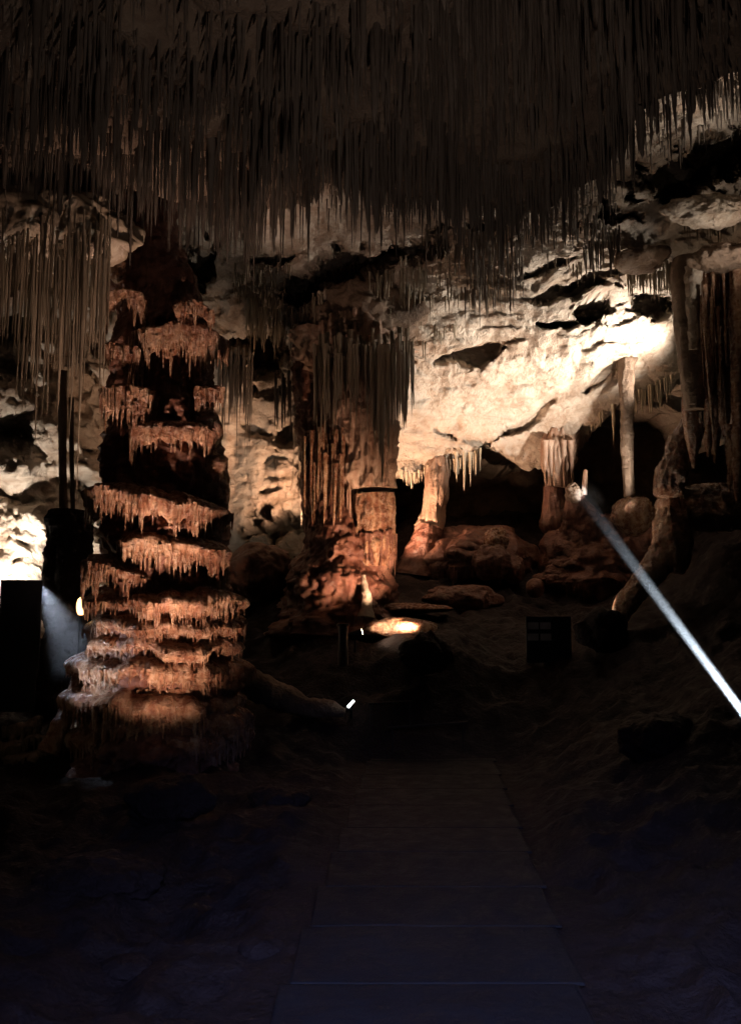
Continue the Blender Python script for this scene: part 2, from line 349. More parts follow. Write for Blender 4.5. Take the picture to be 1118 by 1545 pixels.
# left wall, lit by the shielded flood
lw_cp = [(-140,480,9.0),(-140,760,9.4),(-140,1000,9.6),(0,520,9.6),(0,700,10.2),(0,860,10.4),(0,1000,10.2),(80,560,10.4),(80,740,10.9),(80,880,10.9),(190,560,11.6),(190,760,11.8),(190,960,11.8),(260,700,12.3),(0,330,8.6),(190,330,10.2)]
lwY = TPS([c[:2] for c in lw_cp], [c[2] for c in lw_cp], 100.0)
PX, PY = np.meshgrid(np.linspace(-160, 300, 190), np.linspace(320, 1080, 260))
w = stk([PX * .012, PY * .02, 0 * PX], -1)
P = at(PX, PY, lwY(PX, PY) + (0.45 * fbm(w, 4, 61) + 0.6 * sstep(.35, .6, fbm(w * .8, 3, 71))) * (1 - .75 * np.exp(-((PX - 35) / 70) ** 2 - ((PY - 840) / 70) ** 2)))
P += vdisp(P, 3.0, 0.07, 4, 44); P[..., 1] += 0.08 * ridged(P * 2.5, 4, 27)
world_sheet('left_cave_wall', M_PALE, P)

# ------------------------------------------------------------------ setting: floor and walkway
def pathx(Y): return 0.25 + (np.asarray(Y) - 3.4) * 0.075
fl = []
for Y in (0.5, 2, 3.5, 5, 6.5, 8):
    for dx in (-0.75, 0, 0.75): fl.append((float(pathx(Y)) + dx, Y, 0.0))
for q in [(40,1500,3.6),(150,1400,4.4),(250,1250,5.6),(245,1165,7.0),(60,1170,7.2),(-100,1200,6.6),(50,1060,8.6),(-60,1000,9.4),(200,980,10.5),(390,1040,9.0),(470,1075,8.6),(420,930,10.4),
          (520,960,10.0),(560,950,10.3),(640,930,10.9),(720,905,11.6),(820,900,11.8),(920,900,11.6),(1000,880,10.6),(520,985,9.3),(640,968,9.3),(800,1000,9.3),(930,955,9.3),(650,820,13.2),(760,800,13.6),(860,800,13.4),(960,800,13.0),
          (1000,900,10.0),(1000,1010,8.2),(930,1130,7.0),(1080,1110,6.0),(1080,1250,5.0),(1000,1400,4.0),(1120,1480,3.4),(1250,1150,5.0),(1100,800,10.6),(1150,900,8.6)]:
    p = at(*q); fl.append((p[0], p[1], p[2]))
fl += [(-7, 3, .6), (-7, 8, 1.0), (-7, 14, 2.0), (7, 3, 1.2), (7, 8, 1.8), (7, 14, 2.6), (0, 18, 2.8), (-4, 18, 2.4), (4, 18, 2.9), (-4, -3, .2), (4, -3, .4)]
flZ = TPS([c[:2] for c in fl], [c[2] for c in fl], 1.0)
def floor_z(x, y):
    x, y = np.broadcast_arrays(np.asarray(x, float), np.asarray(y, float))
    z = flZ(x, y); off = sstep(0.62, 1.0, np.abs(x - pathx(y))) ; off = np.maximum(off, sstep(8.0, 8.6, y))
    q = stk([x, y, 0 * x], -1)
    z = z * np.where(y < 8, np.maximum(off, .0), 1) + off * (0.10 * fbm(q * 1.1, 4, 12) + 0.05 * ridged(q * 2.6, 4, 14) + 0.02 * fbm(q * 9, 3, 15)) - 0.02 * (1 - off)
    return z
X, Y = np.meshgrid(np.linspace(-9, 9, 380), np.concatenate([np.linspace(-4, 2.5, 60), np.linspace(2.55, 14, 330), np.linspace(14.1, 19, 60)]))
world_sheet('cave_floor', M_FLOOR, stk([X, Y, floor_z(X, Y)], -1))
# walkway: cast steps with open joints, slightly uneven
mb = MB(); y0 = 0.6; k = 0
while y0 < 8.1:
    ln = 0.52 + 0.16 * RND.random(); yc = y0 + ln / 2; xc = float(pathx(yc)); w_ = 1.22
    gx, gy = np.meshgrid(np.concatenate([[-.5, -.499], np.linspace(-.49, .49, 26), [.499, .5]]), np.concatenate([[-.5, -.498], np.linspace(-.48, .48, 12), [.498, .5]]))
    px_ = xc + gx * w_; py_ = yc + gy * (ln - 0.01); q = stk([px_, py_, 0 * px_], -1)
    top = 0.012 + 0.003 * fbm(q * 3, 3, 70); rim = np.maximum(np.abs(gx), np.abs(gy)) > .4995
    top = np.where(rim, 0.0, top); mb.grid(stk([px_, py_, top], -1)); y0 += ln; k += 1
mb.grid(stk([pathx(np.linspace(.6, 8.1, 30))[:, None] + np.linspace(-.6, .6, 4)[None], np.linspace(.6, 8.1, 30)[:, None], .006], -1))
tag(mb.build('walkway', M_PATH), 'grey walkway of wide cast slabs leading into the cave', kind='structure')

# ------------------------------------------------------------------ setting: low ceiling that carries the straw field
def far_edge(x): return np.interp(x, [-6, -4, -2.2, -1.0, -0.4, 0.2, 0.9, 1.6, 2.2, 3.0, 4.2, 6], [7.0, 7.0, 7.3, 7.7, 7.0, 7.3, 7.3, 7.0, 6.3, 5.5, 4.9, 4.6])
def ceil_z(x, y):
    q = stk([x, y, 0 * np.asarray(x)], -1)
    return 5.5 + 0.26 * fbm(q * .55, 4, 51) + .08 * fbm(q * 2.4, 4, 55) + 0.03 * (np.asarray(y) - 6)
u = np.linspace(0, 1, 250)[:, None]; xs = np.linspace(-8, 8, 300)[None, :]
Yc = -3 + (far_edge(xs) + 3 + .25 * vnoise(stk([xs * 1.7, 0 * xs, 0 * xs], -1), 77)) * u; Xc = xs + 0 * u
P = stk([Xc, Yc, ceil_z(Xc, Yc)], -1)
ext = []
for dy, dz in ((.06, .03), (.1, .12), (.1, .3), (.0, .6), (-.3, 1.0)):
    e = P[-1].copy(); e[:, 1] += dy; e[:, 2] += dz; ext.append(e)
P = np.concatenate([P, stk(ext)], 0); P += vdisp(P, 2.2, .05, 4, 58)
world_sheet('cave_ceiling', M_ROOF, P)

# ------------------------------------------------------------------ stalactites
def stal_unit(seed, lump=0.12, seg=9, rings=12, straw=False):
    """unit stalactite: top at the origin, tip at z = -1, radius 1 at the root"""
    t = np.linspace(0, 1, rings); th = np.linspace(0, 2 * np.pi, seg, endpoint=False); rs = np.random.RandomState(seed)
    prof = (1 - t) ** (0.35 if straw else 0.75) * (0.92 if straw else 1.0); prof[-1] = 0.04; prof[0] *= 1.25; prof[1] *= 1.08
    prof = prof * (1 + lump * rs.uniform(-1, 1, rings) * (t > 0))
    r = prof[:, None] * (1 + .12 * vnoise(stk([np.cos(th)[None] * 1.6 + seed, np.sin(th)[None] * 1.6 + 0 * t[:, None], t[:, None] * 2 + 0 * th[None]], -1), seed))
    cx = np.cumsum(rs.uniform(-1, 1, rings)) * .05; cy = np.cumsum(rs.uniform(-1, 1, rings)) * .05
    return stk([r * np.cos(th)[None] + cx[:, None], r * np.sin(th)[None] + cy[:, None], -t[:, None] + 0 * th[None]], -1)
UNITS = [stal_unit(11 + k, straw=(k % 2 == 0)) for k in range(8)]
SM = {}
def stal_mesh(k, mat):
    if (k, mat.name) not in SM: SM[(k, mat.name)] = MB().grid(UNITS[k], True).mesh('stalactite', mat)
    return SM[(k, mat.name)]
REST = {}
def rest(root, L, r, mat, k):
    REST.setdefault(mat.name, (mat, MB()))[1].grid(UNITS[k] * np.array([r, r, L]) + UNITS[k][..., 2:] * np.array([RND.gauss(0, .012) * L, RND.gauss(0, .012) * L, 0]) + np.asarray(root), True)
def stal(root, L, r, mat, label, group, k=None):
    k = RND.randrange(8) if k is None else k
    o = bpy.data.objects.new('stalactite', stal_mesh(k, mat)); COL.objects.link(o)
    o.location = root; o.scale = (r, r, L); o.rotation_euler = (RND.gauss(0, .012), RND.gauss(0, .012), RND.uniform(0, 6.28))
    return tag(o, label, 'stalactite', group)

def to_px(p):
    x, y, z = p[0], p[1], p[2] - EYE; d = y * math.cos(PITCH) + z * math.sin(PITCH); v = z * math.cos(PITCH) - y * math.sin(PITCH)
    return 559 + F * x / d, 772.5 - F * v / d
# dense field on the low ceiling
cand = []
for i in range(5200):
    x = RND.uniform(-4.8, 4.8); fe = float(far_edge(x)); y = RND.uniform(3.4, fe + .05)
    cl = float(vnoise(np.array([x * 1.6, y * 1.6, 3.0]), 33)); cl2 = float(vnoise(np.array([x * 5, y * 5, 9.0]), 34))
    L = max(0.08, 0.34 + 0.28 * cl + 0.14 * cl2 + RND.uniform(-.12, .2)) * (1.0 if RND.random() < .9 else 1.45)
    if x > 2.2: L *= .6
    r = (RND.uniform(.006, .015) if RND.random() < .85 else RND.uniform(.016, .034)) * (.7 + L); z = float(ceil_z(np.array(x), np.array(y))) + .06
    px, py = to_px((x, y, z - L))
    if not (-30 < px < 1150 and py > -20): continue
    vis = L * r * (2.0 if y > fe - .7 else .5)
    cand.append((vis, (x, y, z), L + .06, r))
for i in range(900):
    x = RND.uniform(-4.2, 4.6); y = float(far_edge(x)) + RND.uniform(-.5, .12) + .2 * math.sin(x * 5.1); r = RND.uniform(.006, .02) * (2 if RND.random() < .08 else 1)
    L = RND.uniform(.12, .5) * (1.6 if RND.random() < .2 else 1); z = float(ceil_z(np.array(x), np.array(y))) + .08
    if y < far_edge(x) + .1: cand.append((L * r * .6, (x, y, z), L, r))
cand.sort(key=lambda c: -c[0])
for i, (s, p, L, r) in enumerate(cand):
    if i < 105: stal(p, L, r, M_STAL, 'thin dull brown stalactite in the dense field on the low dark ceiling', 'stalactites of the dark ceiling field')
    else: rest(p, L, r, M_STAL, RND.randrange(8))
# curtain of long straws left of the tiered column
n = 0
for i in range(210):
    px = RND.uniform(-15, 168); Y = RND.uniform(6.5, 7.5); py = RND.uniform(330, 420)
    tip = 480 + 70 * float(vnoise(np.array([px * .03, 2, 0.]), 8)) + RND.uniform(-60, 120) + (90 if 40 < px < 140 else 0) * RND.random()
    p = at(px, py, Y); L = (tip - py) * pxm(Y); r = RND.uniform(.007, .016); p[2] += .1
    if n < 50 and L > .75: stal(p, L, r, M_STAL2, 'long tan straw stalactite in the curtain beside the tiered column', 'straws in the curtain by the tiered column'); n += 1
    else: rest(p, L, r, M_STAL2, RND.randrange(4) * 2)
for px, top, tip, r in ((60,420,690,.014),(42,400,640,.011),(96,400,640,.024),(128,430,780,.016),(118,420,690,.014)):
    Y = 7.15; stal(at(px, top, Y), (tip - top) * pxm(Y), r, M_STAL2, 'long tan straw stalactite in the curtain beside the tiered column', 'straws in the curtain by the tiered column')
# the mass the curtain hangs from
def lump(name, ctr, rad, mat, label, cat, noise=(2.5, .18), seed=0, group=None, seg=(120, 76), flute=0.0, parent=None):
    th = np.linspace(0, 2 * np.pi, seg[0], endpoint=False)[None]; ph = np.linspace(.02, np.pi - .02, seg[1])[:, None]
    d = stk([np.sin(ph) * np.cos(th), np.sin(ph) * np.sin(th), np.cos(ph) + 0 * th], -1); rad = np.asarray(rad, float)
    s = 1 + noise[1] * fbm(d * rad * noise[0] + seed, 4, seed) + .12 * noise[1] * ridged(d * rad * 9 + seed, 4, seed + 2)
    P0 = d * rad
    if flute: s = s + flute * fbm(stk([P0[..., 0] * 22, P0[..., 1] * 22, P0[..., 2] * 2.5], -1), 3, seed + 5)
    mb = MB().grid(P0 * s[..., None] + np.asarray(ctr), True)
    o = mb.build(name, mat, parent); return tag(o, label, cat, group) if parent is None else o

lump('rock_mass', at(70, 345, 7.2), (.85, .55, .34), M_STAL2, 'rough brown rock mass that the curtain of straws hangs from', 'rock', (3.0, .2), 5)
lump('rounded_rock', at(140, 375, 6.9), (.09, .09, .1), M_PALE, 'small pale rock knob at the upper end of the straw curtain', 'rock', (6, .3), 8)

# curtain before the fluted column; lighter stone stands in for light on it
for i in range(120):
    px = RND.uniform(474, 624); Y = RND.uniform(9.7, 10.3); py = RND.uniform(500, 545) - (px - 480) * .06
    tip = 600 + (62 if 560 < px < 605 else 0) * RND.random() + RND.uniform(-25, 55) + (18 if px < 500 else 0); p = at(px, py, Y); L = (tip - py) * pxm(Y); r = RND.uniform(.012, .024)
    if i < 45: stal(p, L, r, M_STAL2, 'grey brown stalactite in the thick curtain hanging before the fluted column', 'stalactites of the curtain before the fluted column')
    else: rest(p, L, r, M_STAL2, RND.randrange(8))
for px, tip in ((578,742),(572,700),(585,690),(491,650)):
    stal(at(px, 520, 9.75), (tip - 520) * pxm(9.75), .035, M_STAL2, 'grey brown stalactite in the thick curtain hanging before the fluted column', 'stalactites of the curtain before the fluted column')
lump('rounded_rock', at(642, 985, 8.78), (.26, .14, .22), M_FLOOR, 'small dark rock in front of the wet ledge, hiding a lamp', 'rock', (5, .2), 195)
lump('rock_mass', at(548, 480, 10.7), (.8, .6, .4), M_WALL, 'brown rock bulge that carries the thick curtain of stalactites', 'rock', (3.0, .2), 15)

# clusters under the roof: (px0, px1, py0, py1, n, len0, len1, material, pushed out)
def cluster(px0, px1, py0, py1, n, l0, l1, mat, indiv=0, label=None, group=None, slope=0.0, rr=(.008, .016)):
    for i in range(n):
        px = RND.uniform(px0, px1); py = RND.uniform(py0, py1) + slope * (px - px0); Y = float(roofY(px, py)) - .06
        L = RND.uniform(l0, l1) * pxm(Y) * (1.5 if RND.random() < .12 else 1); r = RND.uniform(*rr); p = at(px, py, Y); p[2] += .03
        if i < indiv: stal(p, L, r, mat, label, group)
        else: rest(p, L, r, mat, RND.randrange(8))
cluster(700, 790, 350, 440, 90, 25, 60, M_STAL, 12, 'small dark stalactite in the tuft under the middle of the pale roof', 'small stalactites in the roof tuft')
cluster(880, 935, 330, 390, 60, 20, 45, M_STAL, 0)
cluster(640, 760, 330, 380, 80, 20, 60, M_STAL, 0)
cluster(480, 640, 260, 320, 90, 20, 60, M_STAL, 0)
cluster(820, 960, 385, 410, 24, 12, 30, M_STAL2, 0)
cluster(370, 480, 440, 505, 220, 14, 40, M_STAL2, 0, rr=(.008, .022))
cluster(480, 640, 420, 495, 260, 14, 38, M_STAL2, 0, slope=-.1, rr=(.008, .022))
cluster(350, 440, 400, 440, 70, 10, 25, M_STAL2, 0)
cluster(560, 760, 395, 470, 120, 12, 34, M_STAL2, 0, slope=-.12)
cluster(780, 930, 300, 370, 160, 10, 34, M_STAL, 0, slope=-.2)
cluster(480, 545, 405, 425, 40, 10, 24, M_STAL2, 0, slope=-.2)
cluster(610, 690, 500, 520, 40, 10, 30, M_STAL2, 0, slope=-.25)
cluster(945, 1012, 395, 415, 70, 20, 50, M_STAL2, 0)
cluster(1030, 1130, 300, 330, 70, 15, 45, M_STAL2, 0, slope=-.1)
cluster(330, 392, 525, 560, 70, 50, 110, M_STAL, 12, 'dark stalactite in the narrow curtain close behind the tiered column', 'stalactites close behind the tiered column')
cluster(415, 450, 560, 590, 14, 50, 95, M_STAL, 4, 'dark stalactite hanging alone over the alcove wall', 'stalactites over the alcove wall', rr=(.012, .022))
cluster(440, 560, 620, 660, 60, 60, 130, M_STAL2, 10, 'tan straw stalactite at the top of the fluted column', 'straws round the fluted column')
for i in range(60):
    px = RND.uniform(1052, 1135); p = at(px, RND.uniform(380, 560), RND.uniform(8.6, 9.2)); rest(p, RND.uniform(.4, 1.3), RND.uniform(.012, .035), M_FLOW, RND.randrange(8))
cluster(1060, 1140, 120, 150, 40, 15, 60, M_STAL, 0)
cluster(850, 1118, 180, 260, 120, 10, 40, M_STAL, 0, slope=-.2)
# white stalactites along the lip of the pale roof
def lip(px0, px1, n, l0, l1, mat, label, group, lift=6, indiv=99):
    for i in range(n):
        px = RND.uniform(px0, px1); e = float(np.interp(px, edge[:, 0], edge[:, 1])); Y = float(roofY(px, e - 4)) + RND.uniform(-.02, .2); p = at(px, e - lift, Y)
        L = (RND.uniform(l0, l1) + lift) * pxm(Y); r = RND.uniform(.012, .024)
        if i < indiv: stal(p, L, r, mat, label, group)
        else: rest(p, L, r, mat, RND.randrange(8))
GL = 'white stalactites on the lip of the pale roof'
lip(598, 648, 30, 6, 16, M_STAL3, 'small white stalactite on the lit roof lip over the short round column', GL, indiv=12)
lip(672, 730, 26, 10, 34, M_STAL3, 'white stalactite on the lit roof lip between the short and the red column', GL)
for px, tip in ((700, 742), (709, 735), (688, 728)):
    p = at(px, 682, 12.45); stal(p, (tip - 682) * pxm(12.45), .03, M_STAL3, 'longest white stalactites hanging from the lit roof lip beside the short column', GL + ' that hang longest')
lip(885, 915, 16, 6, 24, M_STAL3, 'short white stalactite where the roof lip rises toward the slim column', GL + ' near the slim column', indiv=8)
lip(940, 1016, 60, 10, 40, M_STAL3, 'white stalactite in the dazzling fringe between slim column and dark pillar', 'dazzling fringe of white stalactites', indiv=22)
stal(at(925, 610, 11.2), 62 * pxm(11.2), .035, M_STAL3, 'single pale stalactite hanging in the dark just beside the slim column', None, 1)

# ------------------------------------------------------------------ columns and flowstone
def column(cl, seg=64, step=2.0, flute=.06, ns=(3.0, .10), bands=0.0, seed=0, fine=.02):
    """cl = (px, py, radius px, Y) from top to bottom: a noisy, fluted column round that line"""
    cl = np.asarray(cl, float); dist = np.concatenate([[0], np.cumsum(np.hypot(np.diff(cl[:, 0]), np.diff(cl[:, 1])))])
    t = np.arange(0, dist[-1], step); C = stk([np.interp(t, dist, cl[:, k]) for k in range(4)], -1)
    k_ = np.exp(-np.linspace(-2, 2, 9) ** 2); k_ /= k_.sum()
    C = stk([np.convolve(np.pad(C[:, j], 4, 'edge'), k_, 'valid') for j in range(4)], -1)
    ctr = at(C[:, 0], C[:, 1], C[:, 3]); rad = C[:, 2] * pxm(C[:, 3])
    P0 = ring_tube(ctr, rad, seg); rel = P0 - ctr[:, None]
    k = 1 + ns[1] * fbm(P0 * ns[0] + seed, 4, seed)
    k = k + flute * ridged(stk([P0[..., 0] * 14, P0[..., 1] * 14, P0[..., 2] * 1.1], -1) + seed, 3, seed + 3) + fine * fbm(P0 * 26, 3, seed + 9)
    if bands:
        b = P0[..., 2] * 5.5 + .8 * fbm(P0 * 2.5, 3, seed + 6); s = b - np.floor(b); k = k + bands * (1 - s) ** 1.5
    return ctr[:, None] + rel * k[..., None]
def cap(mb, P):
    for r in (P[0], P[-1]):
        c = r.mean(0); n = len(r); mb.add(np.vstack([r, c]), np.array([[i, (i + 1) % n, n] for i in range(n)]))
    return mb
def solid(cl, **k):
    P = column(cl, **k); return cap(MB().grid(P, True), P)

def ledge(cpx, Y, xl, xr, yl, yr, drop, seed, squash=.8, segs=420, arc=(R(-205), R(25)), inner=.45, teeth=1.0, rise=.3):
    """a shelf round a column: domed top, fluted curtain face, ragged dripping hem, hollow underside"""
    th = np.linspace(arc[0], arc[1], segs); s = pxm(Y); hw = (xr - xl) / 2 * s; mid = (xl + xr) / 2
    c = at(mid, (yl + yr) / 2, Y); tilt = (at(xr, yr, Y)[2] - at(xl, yl, Y)[2]) / (2 * hw)
    ca, sa = np.cos(th), np.sin(th); arcl = th * hw
    lob = 1 + .13 * fbm(stk([ca * 2.2 + seed, sa * 2.2, 0 * th], -1), 3, seed)
    fl = ridged(stk([arcl * 14, 0 * th + seed, 0 * th], -1), 3, seed + 2)
    q = lambda f, k: vnoise(stk([arcl * f, 0 * th + seed * 1.7, 0 * th], -1), seed + k)
    D = drop * s * (.62 + .3 * q(3.2, 4) + .22 * q(9, 7)) ; D = np.maximum(D, .02)
    tooth = np.maximum(0, q(30, 11)) ** 1.3 * np.maximum(0, .7 + .6 * q(6, 13))
    D = D + teeth * drop * s * .55 * tooth
    dz_mid = .05 * hw * q(2.3, 21) + .035 * q(6, 22)
    rows = []; ph = np.linspace(0.12, np.pi / 2, 9)
    for a in ph:
        rr, zz = max(inner * .5, math.sin(a) ** .85), rise * math.cos(a) ** 1.1
        r = hw * rr * (1 + (lob - 1) * rr) + .014 * fl * rr ** 3
        rows.append(stk([c[0] + r * ca, c[1] + r * sa * squash, c[2] + zz * hw * .75 + tilt * r * ca + dz_mid * rr], -1))
    rim = rows[-1]
    for t in np.linspace(.1, 1, 10):
        dd = D * t * .7; thin = .02 * t + .16 * t * t
        r = hw * (lob - thin) + (.016 + .012 * t) * fl + .012 * tooth * t
        rows.append(stk([c[0] + r * ca, c[1] + r * sa * squash, c[2] - dd + tilt * r * ca + dz_mid], -1))
    base = rows[-1]
    for rr, k in ((.78, .55), (.65, .3), (inner, .12), (inner * .6, .1)):
        r = hw * rr * (1 + (lob - 1) * rr) * .95
        rows.append(stk([c[0] + r * ca, c[1] + r * sa * squash, c[2] - D * k + tilt * r * ca + dz_mid * rr], -1))
    P = stk(rows); P = P + vdisp(P, 9, .008, 3, seed + 40) + vdisp(P, 2.5, .025, 2, seed + 50)
    # loose drips along the hem
    mb = MB().grid(P); rs = np.random.RandomState(seed)
    for j in range(int(hw * 2 * (arc[1] - arc[0]) / .03 * teeth)):
        a = rs.randint(4, segs - 4); f = rs.uniform(0, 1) ** 1.5; p = rim[a] * (1 - f) + base[a] * f
        L = float(D[a]) * rs.uniform(.45, 1.15) * (1 - .35 * f) + .015; r_ = rs.uniform(.007, .016) * (.7 + min(1.0, L * 2.5))
        U = UNITS[rs.randint(8)]; mb.grid(U * np.array([r_, r_, L]) + p + np.array([0, 0, .015]), True)
    return mb

# --- the tiered column
TY = 7.7
tc = thing('tiered_column', V(245, 1160, TY), 'huge tiered flowstone column with dripping orange brown shelves', 'cave column')
solid([(200,280,60,TY+.5),(212,390,54,TY+.45),(240,450,62,TY+.42),(248,540,70,TY+.42),(248,640,74,TY+.42),(248,700,80,TY+.38),(248,800,82,TY+.3),(248,880,84,TY+.2),(250,930,80,TY+.08),(250,1000,78,TY),(248,1060,84,TY),(246,1110,98,TY),(244,1160,122,TY),(242,1215,140,TY)],
      seg=200, step=2.5, flute=.05, ns=(3.2, .17), bands=.05, seed=3).build('core', M_RED, tc)  # core in darker red: shade between the shelves put into its colour
tiers = [(160,218,448,452,52,.55),(262,322,462,470,28,.5),(204,338,512,512,70,.8),(160,216,522,526,52,.5),(156,232,590,590,70,.6),(296,334,592,586,40,.4),(198,322,652,650,40,.85),
         (134,338,742,776,58,.85),(168,348,812,836,62,.85),(132,250,846,880,48,.8),(190,322,872,880,26,.9),(134,366,908,912,30,.85),(140,366,944,946,26,.85),(128,362,974,980,26,.85),(120,366,1003,1010,36,.7),(134,350,1030,1028,34,.7),(116,368,1052,1058,40,.7),(124,372,1080,1084,44,.7),(110,366,1112,1112,48,.7)]
for i, (xl, xr, yl, yr, dr, inner) in enumerate(tiers):
    m_ = (xl + xr) / 2; front = .25 if (xr - xl) < 120 else 0.0
    o = ledge(245, TY - front - (.08 if 640 < yl < 660 else 0), xl, xr, yl, yr, dr, 100 + i * 7, segs=int(150 + (xr - xl) * 1.6), inner=min(inner, .6), teeth=1.0 if yl < 960 else .75).build('drip_shelf', M_FLOW, tc)
lump('side_knob', at(308, 650, TY + .25), (.17, .2, .24), M_FLOW, None, None, (4, .2), 44, parent=tc)
lump('side_knob', at(310, 725, TY + .25), (.26, .25, .32), M_FLOW, None, None, (4, .2), 45, parent=tc)
lump('top_knob', at(178, 400, TY - .05), (.085, .09, .2), M_FLOW, None, None, (6, .2), 46, parent=tc)

# --- dark stump and posts left of it
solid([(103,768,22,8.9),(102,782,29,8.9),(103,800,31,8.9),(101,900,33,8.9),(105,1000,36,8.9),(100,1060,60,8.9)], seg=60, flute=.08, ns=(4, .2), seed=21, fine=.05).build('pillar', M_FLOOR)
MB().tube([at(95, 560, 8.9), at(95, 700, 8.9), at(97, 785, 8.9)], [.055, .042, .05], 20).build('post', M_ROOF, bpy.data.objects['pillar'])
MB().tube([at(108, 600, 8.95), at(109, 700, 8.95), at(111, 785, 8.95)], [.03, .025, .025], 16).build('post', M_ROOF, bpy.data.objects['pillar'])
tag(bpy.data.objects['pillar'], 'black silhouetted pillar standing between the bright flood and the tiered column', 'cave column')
# --- central fluted column
CY = 10.6
fc = thing('fluted_column', V(530, 960, CY), 'fluted reddish column with a cracked drum on a stepped mound', 'cave column')
solid([(530,520,80,CY+.4),(538,580,58,CY+.2),(548,640,46,CY+.1),(554,690,36,CY),(557,742,31,CY)], seg=140, flute=.16, ns=(3.4, .17), seed=31).build('shaft', M_CREAM, fc)
solid([(559,746,31,CY),(562,790,29,CY),(563,830,30,CY),(563,856,24,CY)], seg=120, flute=.14, ns=(3.6, .12), seed=32).build('drum', M_FLOW, fc)
ledge(0, CY - .06, 530, 596, 806, 804, 50, 333, segs=240, inner=.4).build('drip_shelf', M_RED, fc)
solid([(505,520,70,CY+.7),(496,600,52,CY+.55),(498,690,40,CY+.45),(502,770,44,CY+.3),(512,830,58,CY+.25),(515,880,74,CY+.2),(512,930,84,CY+.1),(510,980,104,CY)], seg=180, step=2, flute=.045, ns=(2.6, .2), bands=.04, seed=33, fine=.012).build('stepped_mound', M_RED, fc)
for i, (xl, xr, y, d) in enumerate([(464,540,770,14),(462,560,800,14),(455,575,840,18),(450,590,876,16)]):
    ledge(0, CY + .2, xl, xr, y, y + 8, d, 350 + i * 5, segs=260, inner=.6, teeth=.4).build('step', M_RED, fc)

for i in range(80):
    px = RND.uniform(454, 548); py = RND.uniform(640, 700); Y = CY - RND.uniform(.05, .3) + abs(px - 510) * .004; L = RND.uniform(60, 125) * pxm(Y); r = RND.uniform(.014, .034)
    rest(at(px, py, Y), L, r, M_FLOW if px < 520 else M_CREAM, RND.randrange(8))
# --- short round column, red column, slim column
sc_ = thing('short_column', V(650, 840, 12.7), 'short smooth column bending at its foot under the roof lip', 'cave column')
solid([(664,670,30,13.1),(662,690,20,12.85),(660,720,17,12.7),(657,760,16,12.7),(652,790,18,12.7),(645,805,22,12.7)], seg=72, flute=.1, ns=(4, .12), seed=51).build('shaft', M_CREAM, sc_)
solid([(648,796,20,12.65),(642,815,20,12.6),(634,840,22,12.6),(630,870,36,12.6)], seg=72, flute=.05, ns=(3, .1), bands=.1, seed=52).build('foot', M_RED, sc_)
rc = thing('red_column', V(842, 806, 12.3), 'fluted column, cream above and glowing red below, ending in a bulb', 'cave column')
solid([(842,640,44,12.8),(842,665,30,12.45),(842,690,24,12.3),(842,720,19,12.3),(840,738,17,12.3)], seg=96, flute=.16, ns=(3, .08), seed=53).build('shaft', M_CREAM, rc)
solid([(838,736,17,12.3),(836,752,15,12.3),(836,770,17,12.3),(838,785,23,12.3),(838,796,24,12.3),(838,806,16,12.3)], seg=96, flute=.08, ns=(3, .06), seed=54).build('bulb', M_RED, rc)
for i, px in enumerate((822, 830, 850, 861)): MB().grid(UNITS[i] * np.array([.05, .05, 70 * pxm(12.1)]) + at(px, 665, 12.05), True).build('rib', M_CREAM, rc)
sl = thing('slim_column', V(948, 785, 11.0), 'tall slim pale column standing on a rounded brown dome', 'cave column')
solid([(944,520,30,11.3),(944,545,14,11.1),(945,600,9,11.0),(946,680,8.5,11.0),(949,758,8,11.0)], seg=48, flute=.09, ns=(6, .16), seed=55).build('shaft', M_WALL, sl)
lump('dome', at(955, 778, 11.05), (.3, .3, .27), M_FLOW, None, None, (4, .1), 56, flute=.05, parent=sl)

# --- the bright stump the torch falls on, the small white stalagmite
solid([(862,742,7,11.6),(866,750,14,11.62),(874,775,24,11.75),(884,815,44,11.9),(888,880,64,11.9)], seg=64, flute=.07, ns=(5, .2), seed=158).build('flowstone_spur', M_RED)
tag(bpy.data.objects['flowstone_spur'], 'dark red flowstone spur that carries the pale stump and the candle-like stalagmite', 'flowstone')
lump('stalagmite_stump', at(866, 745, 11.5), (.15, .14, .12), M_WALL, 'pale stump at the end of the torch beam beside the red column', 'stalagmite', (6, .45), 57)
solid([(883,708,2.6,11.6),(882,725,3.6,11.6),(881,748,4.5,11.6)], seg=24, flute=.05, ns=(8, .1), seed=58).build('stalagmite', M_CREAM)
tag(bpy.data.objects['stalagmite'], 'thin white candle-like stalagmite at the end of the torch beam', 'stalagmite')

# --- dark angular pillar and its neighbours at the side wall
PYY = 8.9
dp = thing('angular_pillar', V(1042, 705, PYY), 'dark angular hanging pillar with a grey mottled face beside the bright roof', 'stalactite')
solid([(1042,392,26,PYY+.1),(1040,410,28,PYY+.1),(1042,480,24,PYY+.05),(1046,560,19,PYY),(1048,620,15,PYY)], seg=40, flute=.06, ns=(2.4, .12), seed=61).build('shaft', M_WALL, dp)
solid([(1046,400,12,PYY-.14),(1045,450,11,PYY-.12),(1046,500,9,PYY-.1),(1046,530,7.5,PYY-.1)], seg=30, flute=.12, ns=(9, .2), seed=62).build('mottled_face', M_PALE, dp)
solid([(1038,560,10,PYY+.1),(1040,620,11,PYY+.1),(1044,660,10,PYY+.1),(1046,690,6,PYY+.1),(1046,708,1.5,PYY+.1)], seg=40, flute=.12, ns=(4, .1), seed=63).build('tip', M_FLOW, dp)
